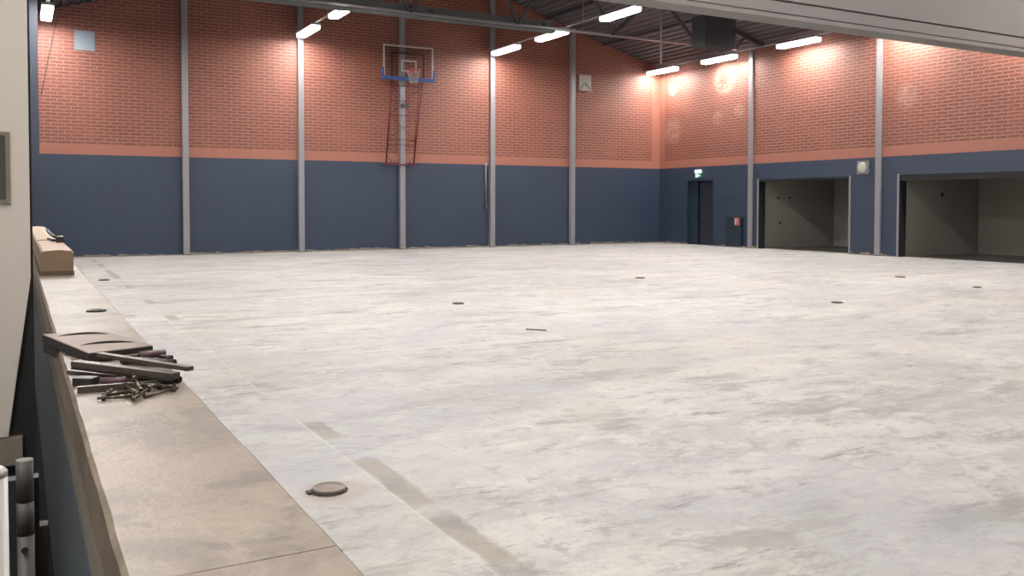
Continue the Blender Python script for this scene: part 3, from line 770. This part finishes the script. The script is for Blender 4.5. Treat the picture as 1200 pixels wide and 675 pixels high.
m = MB(); m.rod((14.33, YB-.05, 1.55), (14.33, YB-.05, 2.88), .018, n=8); m.build('rod', 'steel', t, origin=og)
m = MB(); m.box((14.28, YB-.11, 1.35), (14.38, YB, 1.52)); m.build('crank_box', 'truss', t, bevel=.008, origin=og)
m = MB(); m.box((14.29, YB-.08, 2.86), (14.37, YB, 2.94)); m.build('bracket', 'white', t, bevel=.005, origin=og)
m = MB(); m.rod((14.30, YB-.11, 1.4), (14.24, YB-.13, 1.25), .01, n=6); m.build('crank', 'truss', t, origin=og)
m = MB(); m.path([(1.03, YB-.012, 6.6), (.93, YB-.012, 6.1), (.81, YB-.012, 5.5), (.70, YB-.012, 4.95), (.62, YB-.012, 4.5)], .011, n=6)
tag(m.build('wall_cable', 'cable'), 'thin dark cable hanging slantwise down the brick at the far left', 'cable')

# ------------------------------------------------------------------ things on the right wall
t = bpy.data.objects.new('door_1', None); C.objects.link(t); t.location = (XR, 25.4, 0); struct(t); og = (XR, 25.4, 0)
m = MB(); f = .05
m.box((XR-.015, D1-.0, 0), (XR+.02, D1+f, DH+f)); m.box((XR-.015, D0-f, 0), (XR+.02, D0, DH+f)); m.box((XR-.015, D0, DH), (XR+.02, D1, DH+f)); m.build('door_frame', 'teal', t, origin=og)
m = MB(); m.box((XR+.06, D1-.46, .005), (XR+.11, D1, DH-.002)); m.build('side_leaf', 'teal', t, bevel=.004, origin=og)
m = MB(); m.box((XR+.13, D0+.0, .005), (XR+.18, D1-.462, DH-.002)); m.build('main_leaf', 'nightdoor', t, bevel=.004, origin=og)
m = MB(); m.rod((XR+.06, D1-.40, 1.06), (XR+.0, D1-.40, 1.06), .012, n=8); m.rod((XR+.0, D1-.41, 1.06), (XR+.0, D1-.28, 1.06), .012, n=8); m.box((XR+.05, D1-.43, .96), (XR+.06, D1-.37, 1.14)); m.build('door_handle', 'chrome', t, origin=og)

# added, unseen gallery lamp that brightens the cream door
for y in (.3,):
    o = copy_tree(lm); o.location = (-1.3, y, 4.6); o['label'] = 'added unseen lamp over the side gallery, behind the viewer, brightening the cream door'; o['group'] = 'added lamps over the gallery'
    for ch in list(o.children):
        pass
    t2 = MB(); t2.rod((-1.3, y, 4.63), (-1.3, y, 6.76), .01, n=6); t2.build('hanger_wire', 'rail', o, origin=(-1.3, y, 4.6))
ey, ez = 25.47, 2.60
t = thing('exit_sign', (XR, ey, ez), 'small glowing white and green running man exit lamp above the dark doorway', 'sign')
og = (XR, ey, ez)
m = MB(); m.box((XR-.07, ey-.16, ez+.05), (XR, ey+.16, ez+.17)); m.build('lamp_body', 'exit_w', t, bevel=.02, origin=og)
m = MB(); m.box((XR-.045, ey-.17, ez-.12), (XR-.03, ey+.17, ez+.05)); m.build('panel', 'green', t, origin=og)
m = MB(); X = XR-.047
def yz(poly, d=.002): m.prism([(ey-p, ez-.04+q) for p, q in poly], X-d, X, 0)
yz([(.012+.016*math.cos(k*PI/5), .052+.016*math.sin(k*PI/5)) for k in range(10)])
yz([(-.015, .03), (.02, .03), (.012, -.01), (-.02, -.01)]); yz([(-.02, -.01), (0, -.01), (-.04, -.055), (-.055, -.05)]); yz([(0, -.01), (.014, -.01), (.035, -.055), (.02, -.055)]); yz([(.02, .03), (.045, .01), (.04, .002), (.01, .018)])
yz([(-.12, -.06), (-.07, -.06), (-.07, .06), (-.12, .06)]); yz([(.08, .0), (.12, .03), (.12, -.03)])
m.build('running_man', 'exit_w', t, origin=og)

t = thing('fire_cabinet', (XR, 23.52, .03), 'dark teal fire hose cabinet low on the blue wall with a red pictogram', 'cabinet')
og = (XR, 23.52, .03); c0, c1 = 23.14, 23.9
m = MB(); m.box((XR-.12, c0, .03), (XR-.002, c1, 1.065)); m.build('body', 'teal', t, bevel=.01, origin=og)
m = MB(); m.box((XR-.135, c0+.03, .08), (XR-.12, c1-.03, 1.035)); dr = m.build('door', 'teal', t, bevel=.006, origin=og)
m = MB(); m.rod((XR-.15, c1-.07, .55), (XR-.135, c1-.07, .55), .02, n=12); kn = m.build('lock', 'chrome', dr, origin=og); kn.location = (0, 0, 0)
sy, sz = 23.30, .90
m = MB(); m.box((XR-.139, sy-.13, sz-.14), (XR-.135, sy+.13, sz+.14)); pn = m.build('pictogram_plate', 'firered', t, origin=og)
m = MB()
def yz2(poly): m.prism([(sy-p, sz+q) for p, q in poly], XR-.142, XR-.139, 0)
yz2([(-.11, .115), (-.03, .115), (-.03, -.11), (-.11, -.11)])
yz2([(.03+.035*math.cos(k*PI/6), .03+.035*math.sin(k*PI/6)) for k in range(12)]); yz2([(.02, -.02), (.05, -.02), (.08, -.1), (.05, -.1)]); yz2([(-.02, .11), (.1, .11), (.1, .095), (-.02, .095)])
m.build('pictogram', 'white', t, origin=og)

t = thing('wall_speaker', (XR, 18.14, 2.59), 'square grey wall speaker with a round cream front between the storage openings', 'speaker')
og = (XR, 18.14, 2.59)
m = MB(); m.box((XR-.05, 17.93, 2.39), (XR, 18.35, 2.79)); m.build('back_plate', 'spk', t, bevel=.012, origin=og)
m = MB(); m.lathe([(.165, 0), (.165, -.015), (.15, -.025), (.05, -.03)], (XR-.05, 18.14, 2.59), 32, axis='x'); m.build('round_cover', 'spk_w', t, origin=og)
m = MB(); m.lathe([(.185, 0), (.185, -.008), (.168, -.008), (.168, -.001)], (XR-.05, 18.14, 2.59), 32, axis='x'); m.build('cover_ring', 'truss', t, origin=og)
for y, zz in ((22.0, 1.62), (21.55, 1.62), (21.95, 1.05)):
    pass
for x, zz, l in ((22.95, 1.72, 'upper left'), (23.5, 1.72, 'upper right'), (23.05, .86, 'lower')):
    m = MB(); m.box((x-.04, A1+.0, zz-.035), (x+.04, A1+.02, zz+.035)); tag(m.build('wall_socket', 'black', bevel=.006), 'small dark socket on the first storage room side wall, %s of three' % l, 'socket', 'sockets in the storage room')
m = MB(); m.box((23.9, B1+.0, 1.74), (24.0, B1+.02, 1.84)); tag(m.build('wall_socket', 'black', bevel=.006), 'small dark socket on the second storage room side wall', 'socket')

# ------------------------------------------------------------------ cream door leaf and hardware at the left edge
GY = 4.8
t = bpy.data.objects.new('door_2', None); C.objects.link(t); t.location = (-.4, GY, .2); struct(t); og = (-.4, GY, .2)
m = MB(); m.prism([(-1.4, .40), (-.052, .40), (.051, 1.152), (.055, 3.3), (-1.4, 3.3)], GY, GY+.05, 1)  # lower right corner cut along the edge of a soft shadow
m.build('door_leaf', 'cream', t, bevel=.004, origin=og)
m = MB(); m.box((-1.4, GY+.0, .26), (.006, GY+.05, .395)); m.build('kick_rail', 'mortar', t, bevel=.004, origin=og)
m = MB(); m.box((-.9, GY-.006, 1.52), (-.045, GY-.001, 1.82)); w_ = m.build('pane', 'pane', t, origin=og)
m = MB()
m.box((-.92, GY-.012, 1.82), (-.027, GY-.0, 1.836)); m.box((-.92, GY-.012, 1.50), (-.027, GY, 1.52)); m.box((-.045, GY-.012, 1.52), (-.027, GY, 1.82)); m.build('pane_frame', 'mortar', t, origin=og)
m = MB(); m.box((-1.4, GY+.055, -.5), (.062, GY+.12, 3.3)); m.build('shade_panel', 'black', t, origin=og)  # black sheet stands in for the shadow on the lower leaf

t = thing('white_tube', (-.03, 1.5, -.5), 'white upright round tube at the lower left corner of the picture', 'tube')
m = MB(); m.rod((-.036, 1.5, -.5), (-.036, 1.5, 1.10), .018, n=20); m.build('tube', 'tube', t, origin=(-.03, 1.5, -.5))
m = MB(); m.lathe([(.018, 0), (.018, .008), (.012, .014)], (-.036, 1.5, 1.10), 20); m.build('end_cap', 'tube', t, origin=(-.03, 1.5, -.5))
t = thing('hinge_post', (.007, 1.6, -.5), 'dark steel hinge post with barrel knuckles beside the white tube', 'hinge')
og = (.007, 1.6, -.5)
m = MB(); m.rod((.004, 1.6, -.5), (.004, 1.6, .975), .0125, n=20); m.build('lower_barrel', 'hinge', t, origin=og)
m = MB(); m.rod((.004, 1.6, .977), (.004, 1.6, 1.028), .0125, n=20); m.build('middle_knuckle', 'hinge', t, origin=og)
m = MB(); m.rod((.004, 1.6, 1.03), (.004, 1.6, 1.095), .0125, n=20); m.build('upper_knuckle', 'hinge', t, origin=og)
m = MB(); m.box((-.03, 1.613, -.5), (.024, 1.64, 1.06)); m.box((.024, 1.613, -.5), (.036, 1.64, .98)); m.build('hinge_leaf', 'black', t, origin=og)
m = MB(); m.rod((.002, 1.584, .955), (.002, 1.592, .955), .005, n=12); m.build('screw', 'iron', t, origin=og)

# ------------------------------------------------------------------ world, camera, view
w = bpy.data.worlds.new('world'); bpy.context.scene.world = w; w.use_nodes = True
w.node_tree.nodes['Background'].inputs[0].default_value = (.01, .012, .016, 1); w.node_tree.nodes['Background'].inputs[1].default_value = 1
cd = bpy.data.cameras.new('camera'); cam = bpy.data.objects.new('camera', cd); C.objects.link(cam)
cam.location = (0, 0, 1.5); cd.sensor_width = 36; cd.lens = 1044.27/1200*36; cd.clip_start = .05; cd.clip_end = 200
cd.shift_y = -(337.5-272.14)/1200
pit, yaw, roll = .0314, .5066, .0006
F = Vector((math.sin(yaw)*math.cos(pit), math.cos(yaw)*math.cos(pit), -math.sin(pit)))
R = Vector((math.cos(yaw), -math.sin(yaw), 0)); U = R.cross(F)
c_, s_ = math.cos(roll), math.sin(roll); R, U = c_*R+s_*U, -s_*R+c_*U
cam.rotation_euler = Matrix((( R.x, U.x, -F.x), (R.y, U.y, -F.y), (R.z, U.z, -F.z))).to_euler()
sc = bpy.context.scene; sc.camera = cam
vs_ = sc.view_settings; vs_.view_transform = 'Standard'; vs_.look = 'None'; vs_.gamma = 1; vs_.use_curve_mapping = False; vs_.exposure = .95
